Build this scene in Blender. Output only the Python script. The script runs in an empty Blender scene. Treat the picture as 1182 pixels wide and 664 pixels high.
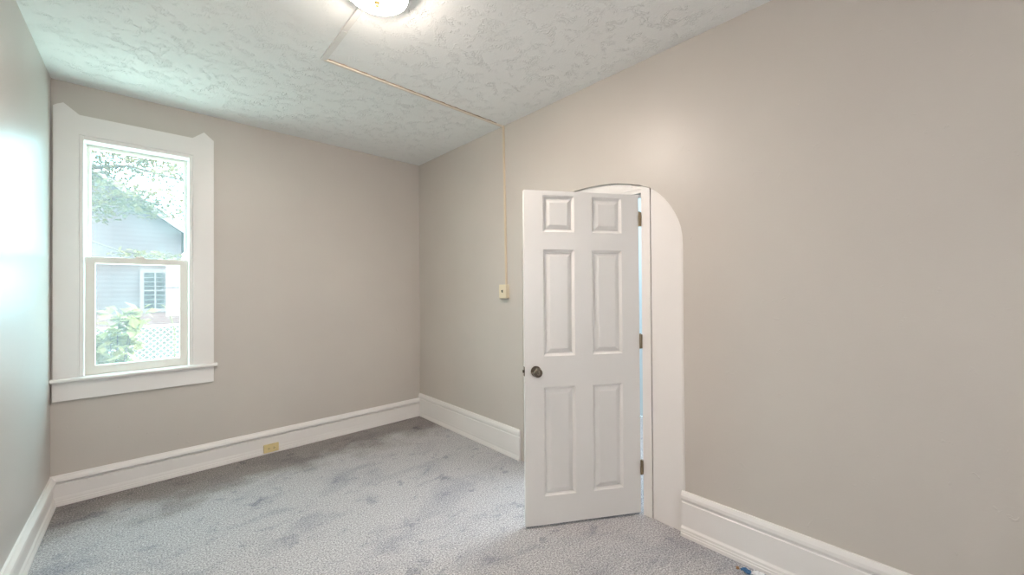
import bpy, bmesh, math, random
from mathutils import Vector, Matrix
random.seed(7)
SC = bpy.context.scene
COL = SC.collection

# ------------------------------------------------------------------ camera
F_PX, YAW, PITCH, ROLL = 450.255, 0.750712284, 0.00730523, -0.00664992
cam_d = bpy.data.cameras.new('camera'); cam = bpy.data.objects.new('camera', cam_d); COL.objects.link(cam)
cam_d.sensor_width = 36.0; cam_d.lens = 36.0 * F_PX / 1182.0; cam_d.clip_start = 0.02; cam_d.clip_end = 200
fw = Vector((math.sin(YAW) * math.cos(PITCH), math.cos(YAW) * math.cos(PITCH), math.sin(PITCH)))
rt = Vector((math.cos(YAW), -math.sin(YAW), 0)); up = rt.cross(fw)
rt2 = rt * math.cos(ROLL) + up * math.sin(ROLL); up2 = -rt * math.sin(ROLL) + up * math.cos(ROLL)
cam.matrix_world = Matrix(((rt2.x, up2.x, -fw.x, 0), (rt2.y, up2.y, -fw.y, 0), (rt2.z, up2.z, -fw.z, 1.44), (0, 0, 0, 1)))
SC.camera = cam

# ------------------------------------------------------------------ light and exposure
SC.view_settings.view_transform = 'Standard'; SC.view_settings.look = 'None'
SC.view_settings.gamma = 1.0; SC.view_settings.use_curve_mapping = False
SC.view_settings.exposure = 0.14
SKY_STR = 14.0
SKY_FRONT, SKY_REAR = (0.52, 0.90, 1.0), (1.0, 0.97, 1.0)      # sky tint by direction: cyan over the yard, near white behind
SUN_STR = 22.0
LAMP_STR = 200.0
HALL_W = 55.0
w = bpy.data.worlds.new('sky'); SC.world = w; w.use_nodes = True
bgn = w.node_tree.nodes['Background']; bgn.inputs[1].default_value = SKY_STR
_tc = w.node_tree.nodes.new('ShaderNodeTexCoord'); _sp = w.node_tree.nodes.new('ShaderNodeSeparateXYZ'); _rp = w.node_tree.nodes.new('ShaderNodeValToRGB')
w.node_tree.links.new(_tc.outputs['Generated'], _sp.inputs[0]); _mr = w.node_tree.nodes.new('ShaderNodeMapRange'); _mr.inputs['From Min'].default_value = -1
w.node_tree.links.new(_sp.outputs['Y'], _mr.inputs['Value']); w.node_tree.links.new(_mr.outputs[0], _rp.inputs[0]); w.node_tree.links.new(_rp.outputs[0], bgn.inputs[0])
_rp.color_ramp.elements[0].position = 0.35; _rp.color_ramp.elements[0].color = (*SKY_REAR, 1)
_rp.color_ramp.elements[1].position = 0.65; _rp.color_ramp.elements[1].color = (*SKY_FRONT, 1)

def light(name, kind, loc, aim, energy, color, **kw):
    d = bpy.data.lights.new(name, kind); d.energy = energy; d.color = color
    for k, v in kw.items(): setattr(d, k, v)
    o = bpy.data.objects.new(name, d); COL.objects.link(o); o.location = loc
    o.rotation_euler = (Vector(aim) - Vector(loc)).to_track_quat('-Z', 'Y').to_euler()
    return o
light('sun', 'SUN', (12, 6.2, 14), (0, 5.2, 0), SUN_STR, (1.0, 0.95, 0.86), angle=math.radians(1.0))
portal = light('window_portal', 'AREA', (-0.045, 4.24, 1.69), (-0.045, 0, 1.69), 1.0, (1, 1, 1), shape='RECTANGLE', size=0.60, size_y=1.70)
portal.data.cycles.is_portal = True
light('hall_light', 'AREA', (3.2, 1.5, 2.8), (3.2, 1.5, 0), HALL_W, (0.86, 0.94, 1.0), shape='RECTANGLE', size=0.8, size_y=1.2)

# ------------------------------------------------------------------ room numbers (metres, camera above the origin)
XL, XR, YB, YF, HC = -0.482, 2.307, 4.05, -1.7, 2.899
TH = 0.14

# ------------------------------------------------------------------ materials
def mat(name, col, rough=0.5, metal=0.0, spec=0.5):
    m = bpy.data.materials.new(name); m.use_nodes = True
    b = m.node_tree.nodes['Principled BSDF']
    b.inputs['Base Color'].default_value = (*col, 1); b.inputs['Roughness'].default_value = rough
    b.inputs['Metallic'].default_value = metal; b.inputs['Specular IOR Level'].default_value = spec
    return m
def N(m, t, **kw):
    n = m.node_tree.nodes.new(t)
    for k, v in kw.items(): setattr(n, k, v)
    return n
def L(m, a, b): m.node_tree.links.new(a, b)
def noise(m, scale, detail=4, rough=0.5, dist=0.0, coord='Object', vec=None):
    if vec is None:
        tc = N(m, 'ShaderNodeTexCoord'); vec = tc.outputs[coord]
    n = N(m, 'ShaderNodeTexNoise'); L(m, vec, n.inputs['Vector'])
    n.inputs['Scale'].default_value = scale; n.inputs['Detail'].default_value = detail
    n.inputs['Roughness'].default_value = rough; n.inputs['Distortion'].default_value = dist
    return n
def ramp(m, fac, stops):
    r = N(m, 'ShaderNodeValToRGB'); L(m, fac, r.inputs[0]); e = r.color_ramp.elements
    while len(e) < len(stops): e.new(0.5)
    for i, (p, c) in enumerate(stops):
        e[i].position = p; e[i].color = (*c, 1) if len(c) == 3 else c
    return r
def math_(m, op, a, b=None):
    n = N(m, 'ShaderNodeMath', operation=op)
    for i, v in enumerate((a, b)):
        if v is None: continue
        if isinstance(v, (int, float)): n.inputs[i].default_value = v
        else: L(m, v, n.inputs[i])
    return n.outputs[0]
def bump(m, height, strength, dist):
    b = N(m, 'ShaderNodeBump'); b.inputs['Strength'].default_value = strength; b.inputs['Distance'].default_value = dist
    L(m, height, b.inputs['Height']); L(m, b.outputs[0], m.node_tree.nodes['Principled BSDF'].inputs['Normal'])
def g(v): return (v, v, v)
def base(m): return m.node_tree.nodes['Principled BSDF'].inputs['Base Color']

def paint(name, c0, c1, rough, bscale=70, bstr=0.22, blemish=True, seam=False):
    m = mat(name, c0, rough)
    n1 = noise(m, 1.3, 3); r1 = ramp(m, n1.outputs[0], [(0.3, c0), (0.7, c1)]); L(m, r1.outputs[0], base(m))
    fine = noise(m, bscale, 3, 0.6)
    h = math_(m, 'MULTIPLY', fine.outputs[0], 0.35)
    if blemish:
        a = noise(m, 7.0, 2); b = noise(m, 28.0, 3, 0.6, 0.6)
        spot = ramp(m, b.outputs[0], [(0.66, g(0)), (0.74, g(1))])
        area = ramp(m, a.outputs[0], [(0.50, g(0)), (0.62, g(1))])
        h = math_(m, 'ADD', h, math_(m, 'MULTIPLY', math_(m, 'MULTIPLY', spot.outputs[0], area.outputs[0]), 2.0))
        wv = noise(m, 2.2, 2); h = math_(m, 'ADD', h, math_(m, 'MULTIPLY', wv.outputs[0], 1.2))
    if seam:
        tc = N(m, 'ShaderNodeTexCoord'); sp = N(m, 'ShaderNodeSeparateXYZ'); L(m, tc.outputs['Object'], sp.inputs[0])
        d = math_(m, 'ABSOLUTE', math_(m, 'SUBTRACT', sp.outputs['Y'], 0.972))
        line = math_(m, 'LESS_THAN', d, 0.004); above = math_(m, 'GREATER_THAN', sp.outputs['Z'], 1.8)
        h = math_(m, 'ADD', h, math_(m, 'MULTIPLY', math_(m, 'MULTIPLY', line, above), 0.4))
    bump(m, h, bstr, 0.004)
    return m
M_WALL = paint('wall_paint', (0.56, 0.51, 0.465), (0.59, 0.54, 0.49), 0.42, seam=False)
M_WALLR = paint('wall_paint_seamed', (0.56, 0.51, 0.465), (0.59, 0.54, 0.49), 0.40, seam=True)
M_WALLL = paint('wall_paint_gloss', (0.55, 0.515, 0.485), (0.58, 0.545, 0.515), 0.36)
M_WALLL.node_tree.nodes['Principled BSDF'].inputs['Specular IOR Level'].default_value = 0.2
M_TRIM = paint('trim_paint', (0.81, 0.775, 0.75), (0.84, 0.805, 0.78), 0.35, bscale=40, bstr=0.06, blemish=False)
M_DOOR = paint('door_paint', (0.78, 0.76, 0.735), (0.80, 0.78, 0.755), 0.38, bscale=90, bstr=0.03, blemish=False)
M_SASH = paint('sash_paint', (0.80, 0.76, 0.70), (0.82, 0.78, 0.73), 0.4, bscale=60, bstr=0.06, blemish=False)

def ceiling_mat():
    m = mat('ceiling_texture', (0.86, 0.86, 0.845), 0.7)
    tc = N(m, 'ShaderNodeTexCoord')
    a = noise(m, 5.0, 2, vec=tc.outputs['Object'])
    sub = N(m, 'ShaderNodeVectorMath', operation='MULTIPLY_ADD'); L(m, a.outputs['Color'], sub.inputs[0])
    sub.inputs[1].default_value = (0.35, 0.35, 0.35); L(m, tc.outputs['Object'], sub.inputs[2])
    v = noise(m, 33.0, 2, 0.5, 1.0, vec=sub.outputs[0])
    ridge = ramp(m, v.outputs[0], [(0.44, g(0)), (0.50, g(1)), (0.56, g(0))])
    v2 = noise(m, 12.0, 2, 0.5, 0.5, vec=tc.outputs['Object'])
    mask = ramp(m, v2.outputs[0], [(0.47, g(0)), (0.60, g(1))])
    f = noise(m, 90.0, 3, 0.6, vec=tc.outputs['Object'])
    h = math_(m, 'ADD', math_(m, 'MULTIPLY', ridge.outputs[0], mask.outputs[0]), math_(m, 'MULTIPLY', f.outputs[0], 0.35))
    bump(m, h, 0.62, 0.006)
    return m
M_CEIL = ceiling_mat()

def carpet_mat():
    m = mat('carpet_pile', (0.4, 0.39, 0.38), 0.95, spec=0.1)
    tc = N(m, 'ShaderNodeTexCoord'); O = tc.outputs['Object']
    sp = noise(m, 120.0, 3, 0.75, vec=O)
    speck = ramp(m, sp.outputs[0], [(0.34, (0.22, 0.213, 0.218)), (0.50, (0.475, 0.464, 0.475)), (0.64, (0.77, 0.755, 0.76))])
    # trodden smudges in the pile and a dirtier unbrushed border along the window wall
    def smudge(scale, rot, stretch, lo, hi, dark, dist):
        mp = N(m, 'ShaderNodeMapping'); L(m, O, mp.inputs[0]); mp.inputs['Rotation'].default_value = (0, 0, rot); mp.inputs['Scale'].default_value = (1.0, stretch, 1)
        b = noise(m, scale, 4, 0.6, dist, vec=mp.outputs[0]); return ramp(m, b.outputs[0], [(lo, g(1)), (hi, (dark, dark * 1.01, dark * 1.06))]).outputs[0]
    cur = speck.outputs[0]; dirt = None
    spx = N(m, 'ShaderNodeSeparateXYZ'); L(m, O, spx.inputs[0]); wob = noise(m, 2.3, 4, 0.6, vec=O)
    edge = math_(m, 'ADD', spx.outputs['Y'], math_(m, 'MULTIPLY', math_(m, 'SUBTRACT', wob.outputs[0], 0.5), 1.1))
    border = ramp(m, math_(m, 'SUBTRACT', edge, 3.0), [(0.42, g(1)), (0.70, (0.64, 0.60, 0.57))])
    for c in (smudge(2.2, 0.4, 1.4, 0.50, 0.68, 0.78, 0.5), smudge(6.5, -0.8, 1.5, 0.58, 0.68, 0.78, 0.6), smudge(4.0, 0.9, 1.2, 0.64, 0.67, 0.74, 0.3), border.outputs[0]):
        mx = N(m, 'ShaderNodeMix', data_type='RGBA', blend_type='MULTIPLY'); mx.inputs[0].default_value = 1
        L(m, cur, mx.inputs[6]); L(m, c, mx.inputs[7]); cur = mx.outputs[2]
    L(m, cur, base(m))
    bump(m, sp.outputs[0], 0.8, 0.008)
    return m
M_CARPET = carpet_mat()
M_NICKEL = mat('satin_nickel', (0.22, 0.19, 0.155), 0.22, 1.0)
M_HINGE = mat('hinge_bronze', (0.30, 0.24, 0.16), 0.42, 0.9)
M_CREAM = mat('cream_plastic', (0.78, 0.68, 0.50), 0.4)
M_IVORY = mat('ivory_plastic', (0.72, 0.58, 0.30), 0.4)
M_RACE = mat('raceway_cream', (0.78, 0.70, 0.60), 0.45)
M_RACEW = paint('raceway_white', (0.76, 0.74, 0.71), (0.78, 0.76, 0.73), 0.5, bscale=60, bstr=0.1, blemish=False)
M_RACET = mat('raceway_tan', (0.66, 0.55, 0.41), 0.5)
M_RACEB = mat('raceway_brown', (0.34, 0.26, 0.19), 0.7)
M_DARK = mat('dark_slot', (0.05, 0.04, 0.03), 0.6)
M_BRASS = mat('brass', (0.72, 0.55, 0.25), 0.3, 1.0)
M_BLUE = mat('blue_plastic', (0.05, 0.16, 0.33), 0.4)
M_WHITEP = mat('white_plastic', (0.8, 0.8, 0.82), 0.45)
M_TAN = mat('tan_crumb', (0.35, 0.20, 0.10), 0.8)
M_HALL = paint('hall_paint', (0.55, 0.68, 0.74), (0.58, 0.71, 0.77), 0.5)
M_HALLW = mat('hall_white', (0.8, 0.82, 0.82), 0.5)
M_LAMP = mat('lamp_glass', (0.9, 0.88, 0.84), 0.2)
_b = M_LAMP.node_tree.nodes['Principled BSDF']
_b.inputs['Emission Color'].default_value = (1.0, 0.88, 0.775, 1); _b.inputs['Emission Strength'].default_value = LAMP_STR

def glass_mat():
    m = bpy.data.materials.new('hazy_window_glass'); m.use_nodes = True; nt = m.node_tree
    nt.nodes.remove(nt.nodes['Principled BSDF']); out = nt.nodes['Material Output']
    tr = N(m, 'ShaderNodeBsdfTransparent'); tr.inputs[0].default_value = (0.95, 0.98, 0.98, 1)
    gl = N(m, 'ShaderNodeBsdfGlossy'); gl.inputs['Roughness'].default_value = 0.03
    du = N(m, 'ShaderNodeBsdfTranslucent'); du.inputs[0].default_value = (0.90, 0.88, 0.90, 1)
    tc = N(m, 'ShaderNodeTexCoord'); n = noise(m, 5.0, 4, vec=tc.outputs['Object'])
    veil = ramp(m, n.outputs[0], [(0.3, g(0.024)), (0.7, g(0.042))])  # translucent share that lays a haze veil over the view outside
    mx = N(m, 'ShaderNodeMixShader'); L(m, veil.outputs[0], mx.inputs[0]); L(m, tr.outputs[0], mx.inputs[1]); L(m, du.outputs[0], mx.inputs[2])
    mx2 = N(m, 'ShaderNodeMixShader'); mx2.inputs[0].default_value = 0.04; L(m, mx.outputs[0], mx2.inputs[1]); L(m, gl.outputs[0], mx2.inputs[2])
    L(m, mx2.outputs[0], out.inputs[0])
    return m
M_GLASS = glass_mat()

# ------------------------------------------------------------------ mesh helpers
def obj(name, bm, m, parent=None, smooth=False, bevel=0.0, mats=None):
    bmesh.ops.recalc_face_normals(bm, faces=bm.faces[:])
    me = bpy.data.meshes.new(name); bm.to_mesh(me); bm.free()
    for q in (mats or [m]): me.materials.append(q)
    if smooth:
        for p in me.polygons: p.use_smooth = True
        me.set_sharp_from_angle(angle=math.radians(40))
    o = bpy.data.objects.new(name, me); COL.objects.link(o)
    if parent is not None:
        o.parent = parent
        if parent.parent is None: o.matrix_parent_inverse = Matrix.Translation(-Vector(parent.location))
    if bevel:
        md = o.modifiers.new('bevel', 'BEVEL'); md.width = bevel; md.segments = 2; md.limit_method = 'ANGLE'
    return o
def thing(name, label, cat, loc, group=None, kind=None):
    o = bpy.data.objects.new(name, None); COL.objects.link(o); o.location = loc; o.empty_display_size = 0.1
    return tag(o, label, cat, group, kind)
def tag(o, label, cat, group=None, kind=None):
    o['label'] = label; o['category'] = cat
    if group: o['group'] = group
    if kind: o['kind'] = kind
    return o
def struct(name, bm, m, label, cat, **kw):
    return tag(obj(name, bm, m, **kw), label, cat, kind='structure')
def box(bm, a, b, mi=0):
    x0, y0, z0 = [min(p, q) for p, q in zip(a, b)]; x1, y1, z1 = [max(p, q) for p, q in zip(a, b)]
    v = [bm.verts.new(c) for c in ((x0, y0, z0), (x1, y0, z0), (x1, y1, z0), (x0, y1, z0), (x0, y0, z1), (x1, y0, z1), (x1, y1, z1), (x0, y1, z1))]
    for f in ((0, 3, 2, 1), (4, 5, 6, 7), (0, 1, 5, 4), (1, 2, 6, 5), (2, 3, 7, 6), (3, 0, 4, 7)):
        bm.faces.new([v[i] for i in f]).material_index = mi
    return v
def boxes(*ab):
    bm = bmesh.new()
    for a, b in ab: box(bm, a, b)
    return bm
def prism(bm, poly, mapf, d0, d1):
    """poly: 2-D outline; mapf(u, v, d) -> xyz; extruded from d0 to d1"""
    a = [bm.verts.new(mapf(u, v, d0)) for u, v in poly]; b = [bm.verts.new(mapf(u, v, d1)) for u, v in poly]
    n = len(poly)
    bm.faces.new(a); bm.faces.new(b[::-1])
    for i in range(n): bm.faces.new((a[i], a[(i + 1) % n], b[(i + 1) % n], b[i]))
def lathe(bm, prof, origin, axis, seg=32):
    """prof: (radius, along-axis) pairs"""
    ax = Vector(axis).normalized(); q = ax.to_track_quat('Z', 'Y'); O = Vector(origin); rings = []
    for r, h in prof:
        if r < 1e-6: rings.append([bm.verts.new(O + ax * h)])
        else: rings.append([bm.verts.new(O + q @ Vector((r * math.cos(2 * math.pi * i / seg), r * math.sin(2 * math.pi * i / seg), h))) for i in range(seg)])
    for A, B in zip(rings, rings[1:]):
        for i in range(seg):
            j = (i + 1) % seg
            if len(A) == 1 and len(B) > 1: bm.faces.new((A[0], B[i], B[j]))
            elif len(B) == 1 and len(A) > 1: bm.faces.new((A[i], A[j], B[0]))
            elif len(A) > 1: bm.faces.new((A[i], A[j], B[j], B[i]))
    for R in (rings[0], rings[-1]):
        if len(R) > 2: bm.faces.new(R)
def tube(bm, pts, radii, seg=6):
    pts = [Vector(p) for p in pts]
    if not hasattr(radii, '__len__'): radii = [radii] * len(pts)
    prev = None; rings = []
    for i, p in enumerate(pts):
        t = (pts[min(i + 1, len(pts) - 1)] - pts[max(i - 1, 0)]).normalized()
        q = t.to_track_quat('Z', 'Y')
        rings.append([bm.verts.new(p + q @ Vector((radii[i] * math.cos(2 * math.pi * k / seg), radii[i] * math.sin(2 * math.pi * k / seg), 0))) for k in range(seg)])
    for A, B in zip(rings, rings[1:]):
        for k in range(seg): bm.faces.new((A[k], A[(k + 1) % seg], B[(k + 1) % seg], B[k]))
    bm.faces.new(rings[0]); bm.faces.new(rings[-1])

# ------------------------------------------------------------------ floor and ceiling
struct('floor', boxes(((XL - TH, YF - TH, -0.12), (XR, YB + TH, 0.0))), M_CARPET, 'grey speckled wall-to-wall carpet with brushed dark patches', 'floor')
struct('ceiling', boxes(((XL - TH, YF - TH, HC), (XR + TH, YB + TH, HC + 0.12))), M_CEIL, 'white swirl-textured plaster ceiling', 'ceiling')

# ------------------------------------------------------------------ walls
struct('wall_left', boxes(((XL - TH, YF - TH, 0), (XL, YB + TH, HC))), M_WALLL, 'glossy grey wall on the left beside the window', 'wall')
RX0, RX1, RZ0, RZ1 = 0.20, 1.05, 0.95, 2.10
struct('wall_front', boxes(((XL, YF - TH, 0), (RX0, YF, HC)), ((RX1, YF - TH, 0), (XR, YF, HC)), ((RX0, YF - TH, 0), (RX1, YF, RZ0)), ((RX0, YF - TH, RZ1), (RX1, YF, HC))), M_WALL, 'beige wall behind the camera', 'wall')
# window opening in the back wall
WX0, WX1, WZ0, WZ1 = -0.352, 0.263, 0.83, 2.545
def wall_back():
    bm = bmesh.new(); xs = [XL, WX0, WX1, XR + TH]; zs = [0, WZ0, WZ1, HC]
    V = [[bm.verts.new((x, YB, z)) for z in zs] for x in xs]
    fs = [bm.faces.new((V[i][j], V[i + 1][j], V[i + 1][j + 1], V[i][j + 1])) for i in range(3) for j in range(3) if (i, j) != (1, 1)]
    r = bmesh.ops.extrude_face_region(bm, geom=fs)
    bmesh.ops.translate(bm, vec=(0, TH, 0), verts=[e for e in r['geom'] if isinstance(e, bmesh.types.BMVert)])
    return bm
struct('wall_back', wall_back(), M_WALL, 'beige painted wall that holds the window', 'wall')
# arched doorway in the right wall
AY0, AY1, AC = 0.992, 2.346, 1.669
half = [(0.992, 1.70), (0.995, 1.76), (1.004, 1.812), (1.018, 1.855), (1.035, 1.893), (1.056, 1.932), (1.079, 1.967), (1.103, 1.998), (1.131, 2.028), (1.163, 2.056), (1.200, 2.080), (1.242, 2.101), (1.288, 2.118), (1.33, 2.131), (1.37, 2.142), (1.42, 2.154), (1.48, 2.164), (1.54, 2.171), (1.61, 2.175), (1.669, 2.176)]
ARCH = half + [(2 * AC - y, z) for y, z in half[-2::-1]]
def wall_right():
    bm = bmesh.new(); P = lambda y, z: bm.verts.new((XR, y, z)); fs = []
    a = [P(y, z) for y, z in ARCH]; t = [P(y, HC) for y, z in ARCH]
    b0, b1 = P(AY0, 0), P(AY1, 0)
    f0, f1, k0, k1 = P(YF - TH, 0), P(YF - TH, HC), P(YB, 0), P(YB, HC)
    for i in range(len(a) - 1): fs.append(bm.faces.new((a[i], a[i + 1], t[i + 1], t[i])))
    fs.append(bm.faces.new((f0, b0, a[0], t[0], f1))); fs.append(bm.faces.new((b1, k0, k1, t[-1], a[-1])))
    r = bmesh.ops.extrude_face_region(bm, geom=fs)
    bmesh.ops.translate(bm, vec=(TH, 0, 0), verts=[e for e in r['geom'] if isinstance(e, bmesh.types.BMVert)])
    return bm
struct('wall_right', wall_right(), M_WALLR, 'long beige wall on the right with the arched doorway', 'wall')

# ------------------------------------------------------------------ baseboards
def profile(h, shoe=0.028, t=0.016, gr=0.011, bulge=0.013):
    """(depth, z) outline, wall at depth 0: shoe with two ribs, flat board, moulded cap"""
    cap = 0.052
    return [(0, 0), (shoe, 0), (shoe, 0.018), (shoe - 0.003, 0.021), (shoe - 0.003, 0.030), (shoe - 0.006, 0.034), (shoe - 0.007, 0.046), (t + 0.001, 0.056), (t, 0.060),
            (t, h - cap - 0.012), (t - gr, h - cap - 0.007), (t - gr, h - cap), (t + bulge * 0.5, h - cap + 0.005), (t + bulge, h - cap + 0.014), (t + bulge * 0.77, h - 0.022), (t - 0.001, h - 0.010), (t - 0.006, h), (0, h)]
def base_run(name, h, mapf, d0, d1, label, **kw):
    bm = bmesh.new(); prism(bm, profile(h, **kw), mapf, d0, d1)
    return struct(name, bm, M_TRIM, label, 'baseboard')
base_run('baseboard_back', 0.205, lambda d, z, s: (s, YB - d, z), XL, XR, 'white moulded baseboard running below the window', shoe=0.026)
base_run('baseboard_left', 0.200, lambda d, z, s: (XL + d, s, z), YF, YB, 'white moulded baseboard along the glossy left wall', shoe=0.03)
base_run('baseboard_right', 0.257, lambda d, z, s: (XR - d, s, z), 2.375, YB, 'tall white baseboard between the room corner and the open door', shoe=0.024, t=0.017, gr=0.004, bulge=0.004)
base_run('baseboard_right', 0.255, lambda d, z, s: (XR - d, s, z), YF, 1.008, 'tall white baseboard right of the arched doorway', shoe=0.034, t=0.018, gr=0.004, bulge=0.004)

# ------------------------------------------------------------------ arch infill and door frame
def inside_arch(y):
    for (y0, z0), (y1, z1) in zip(ARCH, ARCH[1:]):
        if y0 <= y <= y1: return z0 + (z1 - z0) * (y - y0) / (y1 - y0) if y1 > y0 else z0
    return ARCH[0][1]
JY0, JY1 = 1.203, 2.118            # outer edges of the door frame
DY0, DY1 = 1.262, 2.036            # the clear opening
DZ = 2.062                         # under the head of the frame
REC = 0.016
def infill(y0, y1):
    ys = [y for y, z in ARCH if y0 < y < y1]
    return [(y0, 0), (y1, 0), (y1, inside_arch(y1))] + [(y, inside_arch(y)) for y in reversed(ys)] + [(y0, inside_arch(y0))]
mapx = lambda y, z, d: (XR + d, y, z)
bm = bmesh.new(); prism(bm, infill(AY0 + 0.0005, JY0 - 0.006), mapx, REC - 0.004, REC + 0.05)
struct('trim_1', bm, M_TRIM, 'white flat infill board with curved top filling the near side of the arch', 'door trim')
bm = bmesh.new(); prism(bm, infill(JY1 + 0.003, AY1 - 0.0005), mapx, REC - 0.004, REC + 0.05)
struct('trim_2', bm, M_TRIM, 'white flat infill board hidden behind the open door', 'door trim')
fr = thing('trim_3', 'white door frame set inside the arch with three hinges', 'door frame', (XR, AC, 0), kind='structure')
D0 = REC - 0.008; D1 = TH - 0.01
for y0, y1 in ((JY0, DY0), (DY1, JY1)):
    bm = bmesh.new(); prism(bm, [(y, z - 0.001 if z > 1 else z) for y, z in infill(y0, y1)], mapx, D0, D1)
    obj('jamb', bm, M_TRIM, fr)
bm = boxes(((XR + 0.055, DY0, 0), (XR + 0.09, DY0 + 0.012, DZ)), ((XR + 0.055, DY1 - 0.012, 0), (XR + 0.09, DY1, DZ)), ((XR + 0.055, DY0, DZ - 0.012), (XR + 0.09, DY1, DZ)))
obj('door_stop', bm, M_TRIM, fr)
# head board: stepped mouldings following the arch
bm = bmesh.new()
ys = [DY0] + [y for y, z in ARCH if DY0 < y < DY1] + [DY1]
prism(bm, [(DY0, DZ), (DY1, DZ)] + [(y, inside_arch(y) - 0.001) for y in reversed(ys)], mapx, REC + 0.006, D1)
for z0, z1, p in ((DZ, DZ + 0.020, 0.010), (DZ + 0.026, DZ + 0.042, 0.006), (DZ + 0.048, DZ + 0.066, 0.003)):
    lo = [y for y in [DY0 + 0.002 * i for i in range(int((DY1 - DY0) / 0.002))] if inside_arch(y) > z1 + 0.003]
    if lo: box(bm, (XR + REC + 0.007 - p, lo[0], z0), (XR + REC + 0.02, lo[-1], z1))
obj('head_board', bm, M_TRIM, fr)

# ------------------------------------------------------------------ the open six-panel door
HP = Vector((1.602 * 1.44, 0.885 * 1.44, 0)); DU = Vector((-0.85205, 0.52346, 0)).normalized(); DN = Vector((0.52346, 0.85205, 0)).normalized()
DWID, DT, DB, DTOP = 0.757, 0.035, 0.015, 2.049
def dmap(u, z, d): return tuple(HP + DU * u + DN * d + Vector((0, 0, z)))
def door_bm():
    bm = bmesh.new()
    us = [0.002, 0.121, 0.322, 0.438, 0.640, DWID]; zs = [DB, 0.186, 0.848, 1.036, 1.689, 1.797, 2.025 - 0.003, DTOP]
    for side in (0, 1):
        D = 0 if side == 0 else DT; s = 1 if side == 0 else -1
        V = {(i, j): bm.verts.new(dmap(u, z, D)) for i, u in enumerate(us) for j, z in enumerate(zs)}
        for i in range(5):
            for j in range(7):
                if i in (1, 3) and j in (1, 3, 5):
                    u0, u1, z0, z1 = us[i], us[i + 1], zs[j], zs[j + 1]
                    # steps: (inset, depth)
                    R = [[V[i, j], V[i + 1, j], V[i + 1, j + 1], V[i, j + 1]]]
                    for ins, dep in ((0.003, 0.003), (0.014, 0.0125), (0.018, 0.013), (0.043, 0.0040), (0.046, 0.0035)):
                        R.append([bm.verts.new(dmap(a, b, D + s * dep)) for a, b in ((u0 + ins, z0 + ins), (u1 - ins, z0 + ins), (u1 - ins, z1 - ins), (u0 + ins, z1 - ins))])
                    for A, B in zip(R, R[1:]):
                        for k in range(4): bm.faces.new((A[k], A[(k + 1) % 4], B[(k + 1) % 4], B[k]))
                    bm.faces.new(R[-1])
                else:
                    bm.faces.new((V[i, j], V[i + 1, j], V[i + 1, j + 1], V[i, j + 1]))
        if side == 0: V0 = V
    for i in range(5):
        for j in (0, 7): bm.faces.new((V0[i, j], V0[i + 1, j], V[i + 1, j], V[i, j]))
    for j in range(7):
        for i in (0, 5): bm.faces.new((V0[i, j], V0[i, j + 1], V[i, j + 1], V[i, j]))
    return bm
door = thing('door_1', 'white six-panel door standing open in the arched doorway', 'door', HP, kind='structure')
obj('door_slab', door_bm(), M_DOOR, door)
KZ, KU = 0.948, 0.690
def knob(side):
    O = Vector(dmap(KU, KZ, 0 if side < 0 else DT)); ax = DN * side; bm = bmesh.new()
    lathe(bm, [(0.0, -0.001), (0.032, -0.001), (0.0325, 0.004), (0.028, 0.008), (0.017, 0.011), (0.0115, 0.016), (0.011, 0.026), (0.014, 0.032), (0.022, 0.037), (0.0265, 0.045), (0.0275, 0.053), (0.0255, 0.060), (0.020, 0.065), (0.012, 0.067), (0.0115, 0.0665), (0.0, 0.066)], O, ax, 36)
    k = obj('knob', bm, M_NICKEL, door, smooth=True); k['label'] = 'satin nickel round door knob'
    bm = bmesh.new(); q = O + ax * 0.067
    box(bm, (-0.006, -0.0015, -0.002), (0.006, 0.0015, 0.003)); rot = ax.to_track_quat('Z', 'X').to_matrix().to_4x4()
    bmesh.ops.transform(bm, matrix=Matrix.Translation(q) @ rot, verts=bm.verts[:]); obj('lock_button', bm, M_NICKEL, k)
    return k
knob(-1); knob(1)
bm = bmesh.new()
for u0, u1, z0, z1, d0, d1 in ((DWID - 0.001, DWID + 0.002, KZ - 0.028, KZ + 0.028, 0.006, 0.029), (DWID + 0.001, DWID + 0.011, KZ - 0.008, KZ + 0.008, 0.011, 0.024)):
    v = [bm.verts.new(dmap(u, z, d)) for u in (u0, u1) for z in (z0, z1) for d in (d0, d1)]
    for f in ((0, 1, 3, 2), (4, 6, 7, 5), (0, 4, 5, 1), (2, 3, 7, 6), (0, 2, 6, 4), (1, 5, 7, 3)): bm.faces.new([v[i] for i in f])
obj('latch_plate', bm, M_NICKEL, door)['label'] = 'nickel latch plate on the door edge'
for z in (1.890, 1.108, 0.305):
    bm = bmesh.new(); c = HP + Vector((-0.004, -0.0065, 0))
    for k in range(5):
        z0 = z - 0.046 + k * 0.0184; lathe(bm, [(0, z0), (0.0058, z0 + 0.0004), (0.0058, z0 + 0.018), (0, z0 + 0.0184)], (c.x, c.y, 0), (0, 0, 1), 14)
    lathe(bm, [(0, z + 0.046), (0.0045, z + 0.046), (0.0045, z + 0.050), (0.0, z + 0.052)], (c.x, c.y, 0), (0, 0, 1), 14)
    box(bm, (c.x, DY0 - 0.001, z - 0.045), (c.x + 0.045, DY0 + 0.002, z + 0.045))
    obj('hinge', bm, M_HINGE, door, smooth=True)['label'] = 'bronze butt hinge'

# ------------------------------------------------------------------ window
YW = YB
win = thing('window_1', 'white double-hung wooden window with eared casing', 'window', (-0.045, YB, 0.83), kind='structure')
mapy = lambda x, z, d: (x, YB - d, z)
CT = 0.022
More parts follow.
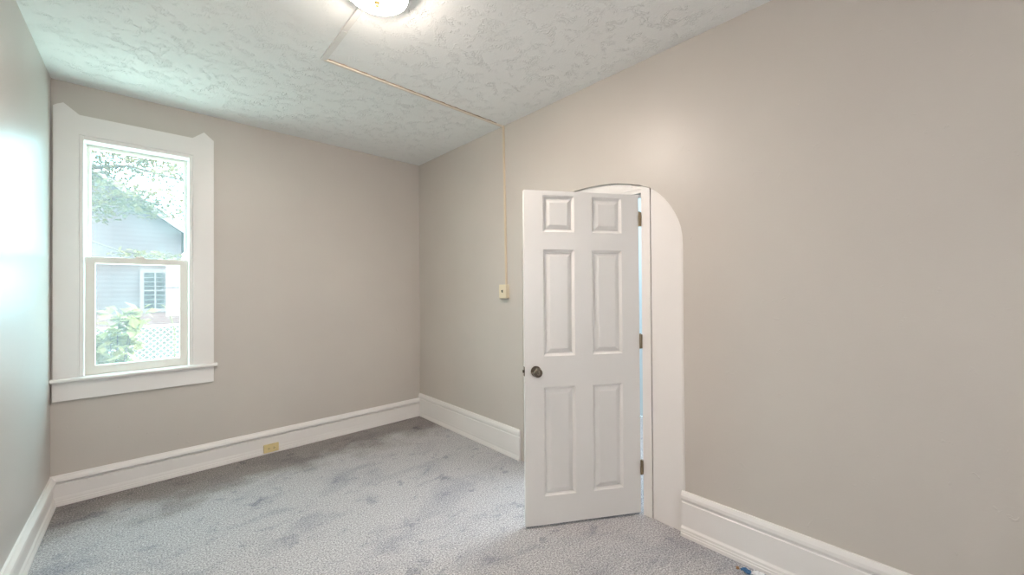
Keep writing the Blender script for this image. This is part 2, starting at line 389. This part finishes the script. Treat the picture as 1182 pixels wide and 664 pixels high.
# casing: one flat frame with raised ears at the two top corners
bm = bmesh.new()
outer_l = -0.470
prism(bm, [(outer_l, 0.85), (WX0, 0.85), (WX0, WZ1), (-0.350, 2.682), (-0.424, 2.746), (-0.436, 2.738), (-0.450, 2.731), (outer_l, 2.714)], mapy, -0.002, CT)
prism(bm, [(WX1, 0.85), (0.396, 0.85), (0.397, 2.690), (0.334, 2.745), (0.261, 2.682), (WX1, WZ1)], mapy, -0.002, CT)
prism(bm, [(WX0, WZ1), (WX1, WZ1), (0.261, 2.682), (-0.350, 2.682)], mapy, -0.002, CT)
bmesh.ops.remove_doubles(bm, verts=bm.verts[:], dist=0.0005)
obj('casing', bm, M_TRIM, win)
# inner bead round the opening
OX0, OX1, OZ0, OZ1 = -0.330, 0.240, 0.862, 2.516
bm = boxes(((WX0, YB - 0.012, OZ0 - 0.02), (OX0, YB + 0.012, WZ1)), ((OX1, YB - 0.012, OZ0 - 0.02), (WX1, YB + 0.012, WZ1)), ((OX0, YB - 0.012, OZ1), (OX1, YB + 0.012, WZ1)))
obj('bead', bm, M_TRIM, win, bevel=0.003)
# jamb box
bm = boxes(((WX0, YB + 0.012, WZ0), (OX0, YB + TH, WZ1)), ((OX1, YB + 0.012, WZ0), (WX1, YB + TH, WZ1)), ((OX0, YB + 0.012, OZ1), (OX1, YB + TH, WZ1)), ((OX0, YB + 0.012, WZ0 - 0.0), (OX1, YB + TH + 0.05, OZ0 - 0.006)))
obj('jamb', bm, M_TRIM, win)
# stool and apron
bm = bmesh.new()
prism(bm, [(-0.02, 0.834), (0.046, 0.834), (0.052, 0.838), (0.054, 0.846), (0.052, 0.854), (0.046, 0.858), (-0.02, 0.860)], lambda d, z, s: (s, YB - d, z), XL + 0.001, 0.418)
obj('stool', bm, M_TRIM, win)
bm = boxes(((-0.474, YB - 0.022, 0.706), (0.396, YB + 0.002, 0.834))); obj('apron', bm, M_TRIM, win, bevel=0.003)
def sash(name, x0, x1, z0, z1, y0, y1, stile, top, bot, m):
    bm = bmesh.new(); xs = [x0, x0 + stile, x1 - stile, x1]; zs = [z0, z0 + bot, z1 - top, z1]
    V = [[bm.verts.new((x, y0, z)) for z in zs] for x in xs]
    fs = [bm.faces.new((V[i][j], V[i + 1][j], V[i + 1][j + 1], V[i][j + 1])) for i in range(3) for j in range(3) if (i, j) != (1, 1)]
    r = bmesh.ops.extrude_face_region(bm, geom=fs); bmesh.ops.translate(bm, vec=(0, y1 - y0, 0), verts=[e for e in r['geom'] if isinstance(e, bmesh.types.BMVert)])
    s = obj(name, bm, m, win, bevel=0.004)
    ym = (y0 + y1) / 2; bm = boxes(((xs[1] - 0.006, ym - 0.002, zs[1] - 0.006), (xs[2] + 0.006, ym + 0.002, zs[2] + 0.006)))
    obj('pane', bm, M_GLASS, s)
    return s
up_s = sash('upper_sash', OX0 + 0.004, OX1 - 0.004, 1.655, OZ1 - 0.002, YB + 0.090, YB + 0.120, 0.022, 0.024, 0.045, M_SASH)
lo_s = sash('lower_sash', OX0 + 0.003, OX1 - 0.004, OZ0 - 0.004, 1.700, YB + 0.020, YB + 0.054, 0.052, 0.046, 0.066, M_SASH)
bm = boxes(((-0.075, YB + 0.012, 1.700), (-0.015, YB + 0.052, 1.705)), ((-0.065, YB + 0.022, 1.705), (-0.025, YB + 0.034, 1.716)))
lathe(bm, [(0, 1.704), (0.012, 1.704), (0.012, 1.714), (0, 1.716)], (-0.045, YB + 0.034, 0), (0, 0, 1), 16)
obj('sash_lock', bm, M_SASH, lo_s, smooth=True)

# unseen window added behind the camera to brighten the right wall and door
w2 = thing('added_window', 'white window added behind the camera to brighten the room', 'window', (0.625, YF, 0.95), kind='structure')
bm = boxes(*[((RX0 - a, YF - 0.10, RZ0), (RX0 + 0.05, YF + 0.02, RZ1)) for a in (0,)], ((RX1 - 0.05, YF - 0.10, RZ0), (RX1, YF + 0.02, RZ1)), ((RX0 + 0.05, YF - 0.10, RZ0), (RX1 - 0.05, YF + 0.02, RZ0 + 0.05)), ((RX0 + 0.05, YF - 0.10, RZ1 - 0.05), (RX1 - 0.05, YF + 0.02, RZ1)), ((RX0 + 0.05, YF - 0.08, 1.51), (RX1 - 0.05, YF - 0.03, 1.55)))
sh2 = obj('sash', bm, M_TRIM, w2); obj('pane', boxes(((RX0 + 0.04, YF - 0.057, RZ0 + 0.04), (RX1 - 0.04, YF - 0.053, RZ1 - 0.04))), M_GLASS, sh2)
# ------------------------------------------------------------------ ceiling light
LX, LY = 0.80, 1.79
cl = thing('ceiling_light', 'lit round frosted glass ceiling light with brass finial', 'ceiling light', (LX, LY, HC))
bm = bmesh.new(); lathe(bm, [(0, HC), (0.140, HC), (0.146, HC - 0.010), (0.148, HC - 0.036), (0.144, HC - 0.040), (0.138, HC - 0.036), (0, HC - 0.034)], (LX, LY, 0), (0, 0, 1), 40); obj('canopy', bm, M_HALLW, cl, smooth=True)
bm = bmesh.new(); R0 = 0.138; prof = [(R0 - 0.004, HC - 0.033), (R0, HC - 0.036)]
for k in range(1, 13):
    a = k / 12 * math.pi / 2; prof.append((R0 * math.cos(a) if k < 12 else 0.0, HC - 0.036 - 0.042 * math.sin(a)))
lathe(bm, prof, (LX, LY, 0), (0, 0, 1), 48); obj('glass_bowl', bm, M_LAMP, cl, smooth=True)
bm = bmesh.new(); zb = HC - 0.078; lathe(bm, [(0, zb + 0.003), (0.013, zb + 0.002), (0.017, zb - 0.002), (0.011, zb - 0.006), (0.007, zb - 0.010), (0.0115, zb - 0.015), (0.008, zb - 0.022), (0, zb - 0.025)], (LX, LY, 0), (0, 0, 1), 20)
obj('finial', bm, M_BRASS, cl, smooth=True)

# ------------------------------------------------------------------ surface wiring and switch
RW = thing('wire_raceway', 'thin cream wiring channel crossing the ceiling and running down the right wall to the switch', 'wiring channel', (0.80, 2.58, HC))
bm = bmesh.new(); box(bm, (0.784, 1.90, HC - 0.011), (0.814, 2.215, HC + 0.001)); box(bm, (0.782, 2.205, HC - 0.013), (0.816, 2.222, HC + 0.001)); box(bm, (0.786, 2.22, HC - 0.011), (0.818, 2.585, HC + 0.001))
obj('channel', bm, M_RACEW, RW, bevel=0.002)['label'] = 'white painted channel from the ceiling light'
bm = bmesh.new(); box(bm, (0.805, 2.560, HC - 0.012), (2.302, 2.582, HC + 0.001)); obj('channel', bm, M_RACE, RW, bevel=0.003)
bm = bmesh.new(); xs_ = [0.83 + 0.018 * i for i in range(78)]; wd = [0.0012 + 0.0052 * max(0.0, math.sin(i * 0.37) * math.sin(i * 1.3 + 1) + random.uniform(-0.1, 0.5)) for i in range(78)]
prism(bm, [(x, 2.561) for x in xs_] + [(x, 2.5595 - d) for x, d in reversed(list(zip(xs_, wd)))], lambda x, y, d: (x, y, HC - d), -0.001, 0.005)
obj('gap_strip', bm, M_RACEB, RW)['label'] = 'uneven brown strip along the channel'  # uneven brown strip in the gap beside the channel
bm = bmesh.new(); tube(bm, [(XR - 0.004, 2.565, HC), (XR - 0.005, 2.560, 2.6), (XR - 0.005, 2.552, 2.2), (XR - 0.005, 2.545, 1.8), (XR - 0.005, 2.541, 1.494)], 0.0105, 8); obj('channel', bm, M_RACET, RW, smooth=True)
sb = thing('light_switch', 'small cream surface-mounted switch box at the end of the wall channel', 'switch', (XR, 2.55, 1.366))
bm = boxes(((XR - 0.040, 2.508, 1.370), (XR + 0.0005, 2.600, 1.492))); obj('switch_box', bm, M_CREAM, sb, bevel=0.004)
bm = boxes(((XR - 0.043, 2.548, 1.420), (XR - 0.039, 2.560, 1.444)), ((XR - 0.052, 2.551, 1.432), (XR - 0.042, 2.557, 1.440))); obj('toggle', bm, M_DARK, sb, bevel=0.001)['label'] = 'small dark switch toggle'

# ------------------------------------------------------------------ outlet in the back baseboard
ot = thing('wall_outlet', 'ivory duplex outlet set low in the baseboard below the wall', 'outlet', (0.80, YB - 0.03, 0.03))
bm = boxes(((0.745, YB - 0.034, 0.014), (0.862, YB - 0.014, 0.084))); obj('cover_plate', bm, M_IVORY, ot, bevel=0.003)
for cx in (0.783, 0.824):
    bm = bmesh.new(); prism(bm, [(cx + 0.015 * math.cos(a) , 0.049 + 0.015 * math.sin(a)) for a in [k * math.pi / 10 for k in range(20)]], mapy, 0.033, 0.0365); rc = obj('receptacle', bm, M_IVORY, ot)
    bm = boxes(((cx - 0.006, YB - 0.0372, 0.053), (cx + 0.002, YB - 0.036, 0.056)), ((cx - 0.006, YB - 0.0372, 0.042), (cx + 0.002, YB - 0.036, 0.045)), ((cx + 0.006, YB - 0.0372, 0.047), (cx + 0.010, YB - 0.036, 0.051))); obj('slots', bm, M_DARK, rc)

# ------------------------------------------------------------------ scrap on the carpet
sc_ = thing('plastic_scrap', 'crumpled blue and white plastic scrap on the carpet against the right baseboard', 'scrap', (2.235, 0.645, 0))
def crumple(cx, cy, rx, ry, h, seed):
    r = random.Random(seed); bm = bmesh.new(); n = 6
    V = [[bm.verts.new((cx + rx * (i / n - 0.5) * 2 + r.uniform(-1, 1) * rx * 0.12, cy + ry * (j / n - 0.5) * 2 + r.uniform(-1, 1) * ry * 0.12, 0.002 + h * r.random())) for j in range(n + 1)] for i in range(n + 1)]
    fs = [bm.faces.new((V[i][j], V[i + 1][j], V[i + 1][j + 1], V[i][j + 1])) for i in range(n) for j in range(n)]
    e = bmesh.ops.extrude_face_region(bm, geom=fs); bmesh.ops.translate(bm, vec=(0, 0, 0.0015), verts=[q for q in e['geom'] if isinstance(q, bmesh.types.BMVert)])
    return bm
obj('blue_sheet', crumple(2.222, 0.650, 0.016, 0.022, 0.014, 1), M_BLUE, sc_); obj('white_sheet', crumple(2.236, 0.605, 0.022, 0.024, 0.010, 2), M_WHITEP, sc_)
bm = bmesh.new(); bmesh.ops.create_icosphere(bm, subdivisions=2, radius=0.008)
for v in bm.verts: v.co = Vector((v.co.x * 1.2, v.co.y, v.co.z * 0.7)) * random.uniform(0.8, 1.2) + Vector((2.218, 0.690, 0.004))
tag(obj('crumb', bm, M_TAN), 'tiny brown crumb on the carpet beside the blue scrap', 'crumb')

# ------------------------------------------------------------------ hall beyond the door
HX0, HX1, HY0, HY1 = XR + TH, 4.1, 0.2, 3.6
struct('floor_hall', boxes(((XR, HY0, -0.12), (HX1, HY1, -0.001))), M_CARPET, 'carpet of the hall beyond the open door', 'floor')
struct('wall_hall', boxes(((HX1, HY0 - 0.1, 0), (HX1 + 0.1, HY1 + 0.1, HC)), ((HX0, HY0 - 0.1, 0), (HX1, HY0, HC)), ((HX0, HY1, 0), (HX1, HY1 + 0.1, HC))), M_HALL, 'pale blue hall walls glimpsed through the hinge gap', 'wall')
struct('ceiling_hall', boxes(((XR + TH, HY0 - 0.1, HC), (HX1 + 0.1, HY1 + 0.1, HC + 0.12))), M_HALLW, 'white hall ceiling beyond the door', 'ceiling')

# ------------------------------------------------------------------ outdoors
GZ = -0.42
def outdoor_mats():
    m = mat('lawn', (0.2, 0.26, 0.10), 0.9, spec=0.1); n = noise(m, 3.0, 6, 0.7); L(m, ramp(m, n.outputs[0], [(0.3, (0.020, 0.024, 0.020)), (0.7, (0.034, 0.037, 0.034))]).outputs[0], base(m))
    h = mat('house_siding', (0.041, 0.038, 0.042), 0.8); tc = N(h, 'ShaderNodeTexCoord'); wv = N(h, 'ShaderNodeTexWave', bands_direction='Z'); L(h, tc.outputs['Object'], wv.inputs[0]); wv.inputs['Scale'].default_value = 2.2; bump(h, wv.outputs[0], 0.15, 0.02)
    b = mat('foundation_brick', (0.3, 0.15, 0.12), 0.9); tc = N(b, 'ShaderNodeTexCoord'); mp = N(b, 'ShaderNodeMapping'); mp.inputs['Rotation'].default_value = (math.pi / 2, 0, 0); L(b, tc.outputs['Object'], mp.inputs[0])
    br = N(b, 'ShaderNodeTexBrick'); L(b, mp.outputs[0], br.inputs[0]); br.inputs['Scale'].default_value = 3.0
    br.inputs['Color1'].default_value = (0.07, 0.042, 0.039, 1); br.inputs['Color2'].default_value = (0.085, 0.056, 0.051, 1); br.inputs['Mortar'].default_value = (0.11, 0.10, 0.10, 1); L(b, br.outputs[0], base(b))
    return m, h, b
M_LAWN, M_SIDING, M_BRICK = outdoor_mats()
M_BOUNCE = paint('bounce_green', (0.42, 0.54, 0.48), (0.48, 0.60, 0.54), 0.9, bscale=30, bstr=0.2, blemish=False)  # pale green so the added slab bounces tinted light onto the ceiling
M_ROOF = mat('roof_shingle', (0.035, 0.03, 0.038), 0.9); M_OUTW = mat('outdoor_white', (0.075, 0.072, 0.073), 0.6); M_OGLASS = mat('house_glass', (0.012, 0.018, 0.02), 0.35, spec=0.12)
M_STEEL = mat('galvanised_wire', (0.5, 0.51, 0.51), 0.5, 0.0); M_BARK = mat('bark', (0.03, 0.025, 0.02), 0.9)
def leaf_mat(name, c0, c1):
    m = mat(name, c0, 0.6, spec=0.3); n = noise(m, 1.7, 3); L(m, ramp(m, n.outputs[0], [(0.35, c0), (0.65, c1)]).outputs[0], base(m))
    b = m.node_tree.nodes['Principled BSDF']; out = m.node_tree.nodes['Material Output']
    t = N(m, 'ShaderNodeBsdfTranslucent'); t.inputs[0].default_value = (*[min(1, c * 1.3) for c in c1], 1); mx = N(m, 'ShaderNodeMixShader'); mx.inputs[0].default_value = 0.4
    L(m, b.outputs[0], mx.inputs[1]); L(m, t.outputs[0], mx.inputs[2]); L(m, mx.outputs[0], out.inputs[0])
    return m
M_LEAF = leaf_mat('tree_leaf', (0.018, 0.038, 0.032), (0.085, 0.074, 0.028)); M_LEAF2 = leaf_mat('shrub_leaf', (0.05, 0.064, 0.018), (0.11, 0.10, 0.04))
def leaves(bm, centre, spread, n, size, rnd):
    for _ in range(n):
        while True:
            d = Vector((rnd.uniform(-1, 1), rnd.uniform(-1, 1), rnd.uniform(-1, 1)))
            if d.length <= 1: break
        c = Vector(centre) + Vector((d.x * spread[0], d.y * spread[1], d.z * spread[2]))
        q = Vector((rnd.gauss(0, 1), rnd.gauss(0, 1), rnd.gauss(0, 0.6))).to_track_quat('X', 'Z'); s = size * rnd.uniform(0.6, 1.3)
        a = rnd.uniform(-0.6, 0.6); cx = Vector((0, math.cos(a), math.sin(a))); up_ = Vector((0, -math.sin(a), math.cos(a)))
        pts = [Vector((0, 0, 0)), Vector((s * 0.5, 0, 0)) + cx * s * 0.3 + up_ * s * 0.08, Vector((s, 0, 0)), Vector((s * 0.5, 0, 0)) - cx * s * 0.3 + up_ * s * 0.08]
        v = [bm.verts.new(c + q @ p) for p in pts]
        bm.faces.new((v[0], v[1], v[2])); bm.faces.new((v[0], v[2], v[3]))
bm = bmesh.new(); prism(bm, [(YB + TH + 0.2, GZ - 0.3), (60, GZ - 0.3), (60, 0.36), (16.8, 0.36), (9.7, GZ), (YB + TH + 0.2, GZ)], lambda y, z, d: (d, y, z), -40, 40); tag(obj('lawn', bm, M_LAWN), 'sunlit ground outside the window', 'lawn', kind='structure')

bm = boxes(((-9, YB + TH + 0.25, GZ - 0.05), (9, 8.0, GZ + 0.03))); tag(obj('bounce_slab', bm, M_BOUNCE), 'pale green slab added below the window to bounce light onto the ceiling', 'bounce_slab', kind='structure')  # unseen below the sill line, added as a light bounce for the ceiling
# neighbour's house, gable end towards the window
HY = 18.0
hs = thing('neighbor_house', 'grey gabled house on brick foundation seen through the window', 'house', (-1.5, HY, GZ))
HXR, HXL, EZ, RX = 0.86, -5.2, 3.55, -2.17
RZ = EZ + (HXR - RX) * 0.80
bm = bmesh.new(); prism(bm, [(HXL, 0.75), (HXR, 0.75), (HXR, EZ), (RX, RZ), (HXL, EZ)], lambda x, z, d: (x, HY + d, z), 0, 8); obj('wall', bm, M_SIDING, hs)
bm = boxes(((HXL - 0.03, HY - 0.04, GZ), (HXR + 0.03, HY + 8, 0.75))); obj('foundation', bm, M_BRICK, hs)
sl = 0.80; oh = 0.35
bm = bmesh.new()
for s in (1, -1):
    xe = (HXR - RX + oh)
    prism(bm, [(RX, RZ + 0.02), (RX + s * xe, RZ - xe * sl + 0.02), (RX + s * xe, RZ - xe * sl + 0.20), (RX, RZ + 0.20)], lambda x, z, d: (x, HY + d, z), -0.5, 8.3)
obj('roof', bm, M_ROOF, hs)
bm = bmesh.new()
for s in (1, -1):
    xe = (HXR - RX + oh)
    prism(bm, [(RX, RZ - 0.05), (RX + s * xe, RZ - xe * sl - 0.05), (RX + s * xe, RZ - xe * sl + 0.16), (RX, RZ + 0.16)], lambda x, z, d: (x, HY + d, z), -0.56, -0.501)
obj('bargeboard', bm, M_OUTW, hs)
wx0, wx1, wz0, wz1 = -0.10, 0.44, 0.90, 2.12
bm = boxes(((wx0 - 0.1, HY - 0.06, wz0 - 0.12), (wx0, HY, wz1 + 0.12)), ((wx1, HY - 0.06, wz0 - 0.12), (wx1 + 0.1, HY, wz1 + 0.12)), ((wx0, HY - 0.06, wz1), (wx1, HY, wz1 + 0.12)), ((wx0, HY - 0.06, wz0 - 0.12), (wx1, HY, wz0)), ((wx0, HY - 0.04, 1.49), (wx1, HY, 1.54)), ((wx0 + 0.26, HY - 0.03, wz0), (wx0 + 0.30, HY, wz1)), *[((wx0, HY - 0.025, wz0 + k * 0.15), (wx1, HY, wz0 + k * 0.15 + 0.018)) for k in range(1, 8)])
hw = obj('window', bm, M_OUTW, hs); bm = boxes(((wx0, HY - 0.012, wz0), (wx1, HY - 0.002, wz1))); obj('pane', bm, M_OGLASS, hw)

# chain-link fence
FY = 9.2; FZ = 0.86
fc = thing('chain_link_fence', 'pale chain-link fence across the yard outside the window', 'fence', (0, FY, GZ))
bm = bmesh.new(); fh = FZ - GZ - 0.04; step = 0.09; x = -4.0 - fh
while x < 4.0:
    for s in (0, 1):
        a, b = Vector((x, FY, GZ + 0.04)), Vector((x + fh * 0.95, FY + 0.006, FZ - 0.02))
        if s: a, b = Vector((x + fh * 0.95, FY - 0.006, GZ + 0.04)), Vector((x, FY, FZ - 0.02))
        if min(a.x, b.x) > -4 and max(a.x, b.x) < 4: tube(bm, [a, b], 0.0036, 4)
    x += step
obj('wire_mesh', bm, M_STEEL, fc)
bm = bmesh.new(); tube(bm, [(-4, FY, FZ), (4, FY, FZ)], 0.022, 8); obj('top_rail', bm, M_STEEL, fc, smooth=True)
for x in (-3.6, -1.2, 1.2, 3.6):
    bm = bmesh.new(); tube(bm, [(x, FY + 0.03, GZ), (x, FY + 0.03, FZ + 0.06)], 0.03, 8); obj('post', bm, M_STEEL, fc, smooth=True)

# tree over the yard
rnd = random.Random(3)
tr = thing('yard_tree', 'leafy tree overhanging the yard above the upper window pane', 'tree', (-2.3, 12.5, GZ))
bm = bmesh.new(); tube(bm, [(-2.3, 12.5, GZ), (-2.25, 12.5, 1.2), (-2.0, 12.4, 3.0), (-1.6, 12.2, 5.0), (-1.2, 12.0, 7.0)], [0.22, 0.18, 0.15, 0.11, 0.05], 10); obj('trunk', bm, M_BARK, tr, smooth=True)
fol = bmesh.new()
for pts in ([(-2.0, 12.4, 3.2), (-1.2, 11.6, 3.9), (-0.3, 11.0, 4.0), (0.7, 10.6, 3.75)], [(-1.8, 12.3, 4.2), (-0.9, 12.0, 4.9), (0.2, 11.8, 5.0), (1.3, 11.5, 4.7)],
            [(-2.0, 12.4, 3.0), (-1.0, 11.2, 3.1), (-0.4, 10.6, 3.3), (0.2, 10.2, 3.15)], [(-1.6, 12.2, 5.0), (-0.6, 11.5, 5.6), (0.6, 11.0, 5.7)], [(-2.0, 12.4, 3.1), (-2.9, 12.0, 4.0), (-3.6, 11.8, 4.4)], [(-1.6, 12.2, 5.2), (-2.6, 12.2, 6.0), (-3.2, 12.4, 6.3)]):
    bm = bmesh.new(); n = len(pts); tube(bm, pts, [0.06 - 0.045 * i / (n - 1) for i in range(n)], 7); obj('branch', bm, M_BARK, tr, smooth=True)
    for p in pts[1:]: leaves(fol, p, (0.75, 0.7, 0.32), 520, 0.10, rnd)
bm = bmesh.new(); pts = [(-2.0, 12.4, 3.0), (-1.0, 10.6, 2.5), (-0.35, 9.5, 2.16), (0.33, 9.3, 2.06)]; tube(bm, pts, [0.04, 0.025, 0.012, 0.006], 7); obj('branch', bm, M_BARK, tr, smooth=True)
for p in ((-0.25, 9.5, 2.10), (0.05, 9.4, 2.10), (0.30, 9.3, 2.06)): leaves(fol, p, (0.24, 0.2, 0.09), 70, 0.09, rnd)
for c in ((-0.5, 11.5, 5.0), (0.3, 11.5, 4.6), (-0.2, 11.0, 4.3), (-1.5, 12, 6.4), (0.9, 11.3, 5.6)): leaves(fol, c, (0.9, 0.7, 0.35), 520, 0.10, rnd)
obj('foliage', fol, M_LEAF, tr)
# shrub in front of the fence
sh = thing('yard_shrub', 'pale green leafy shrub in front of the chain-link fence', 'shrub', (-0.36, 7.4, GZ))
bm = bmesh.new(); fol = bmesh.new()
for k in range(9):
    ex, ey, ez = -0.42 + rnd.uniform(-0.35, 0.30), 7.4 + rnd.uniform(-0.3, 0.3), rnd.uniform(0.55, 1.30)
    tube(bm, [(-0.40, 7.4, GZ), ((-0.40 + ex) / 2 + 0.03, (7.4 + ey) / 2, (GZ + ez) / 2 + 0.05), (ex, ey, ez)], [0.012, 0.009, 0.004], 6)
    for t in (0.55, 0.75, 0.92, 1.0): leaves(fol, (-0.40 + (ex + 0.40) * t, 7.4 + (ey - 7.4) * t, GZ + (ez - GZ) * t), (0.13, 0.13, 0.11), 18, 0.15, rnd)
obj('stems', bm, M_BARK, sh, smooth=True); obj('foliage', fol, M_LEAF2, sh)
bm = bmesh.new(); tube(bm, [(0.31, 8.3, GZ), (0.315, 8.3, 0.5), (0.31, 8.3, 0.85), (0.26, 8.3, 1.07), (0.19, 8.3, 1.22), (0.15, 8.3, 1.25)], [0.012, 0.011, 0.011, 0.010, 0.009, 0.006], 6)
tag(obj('weed_stalk', bm, M_LEAF2, smooth=True), 'tall pale bent weed stalk standing in front of the fence', 'weed')
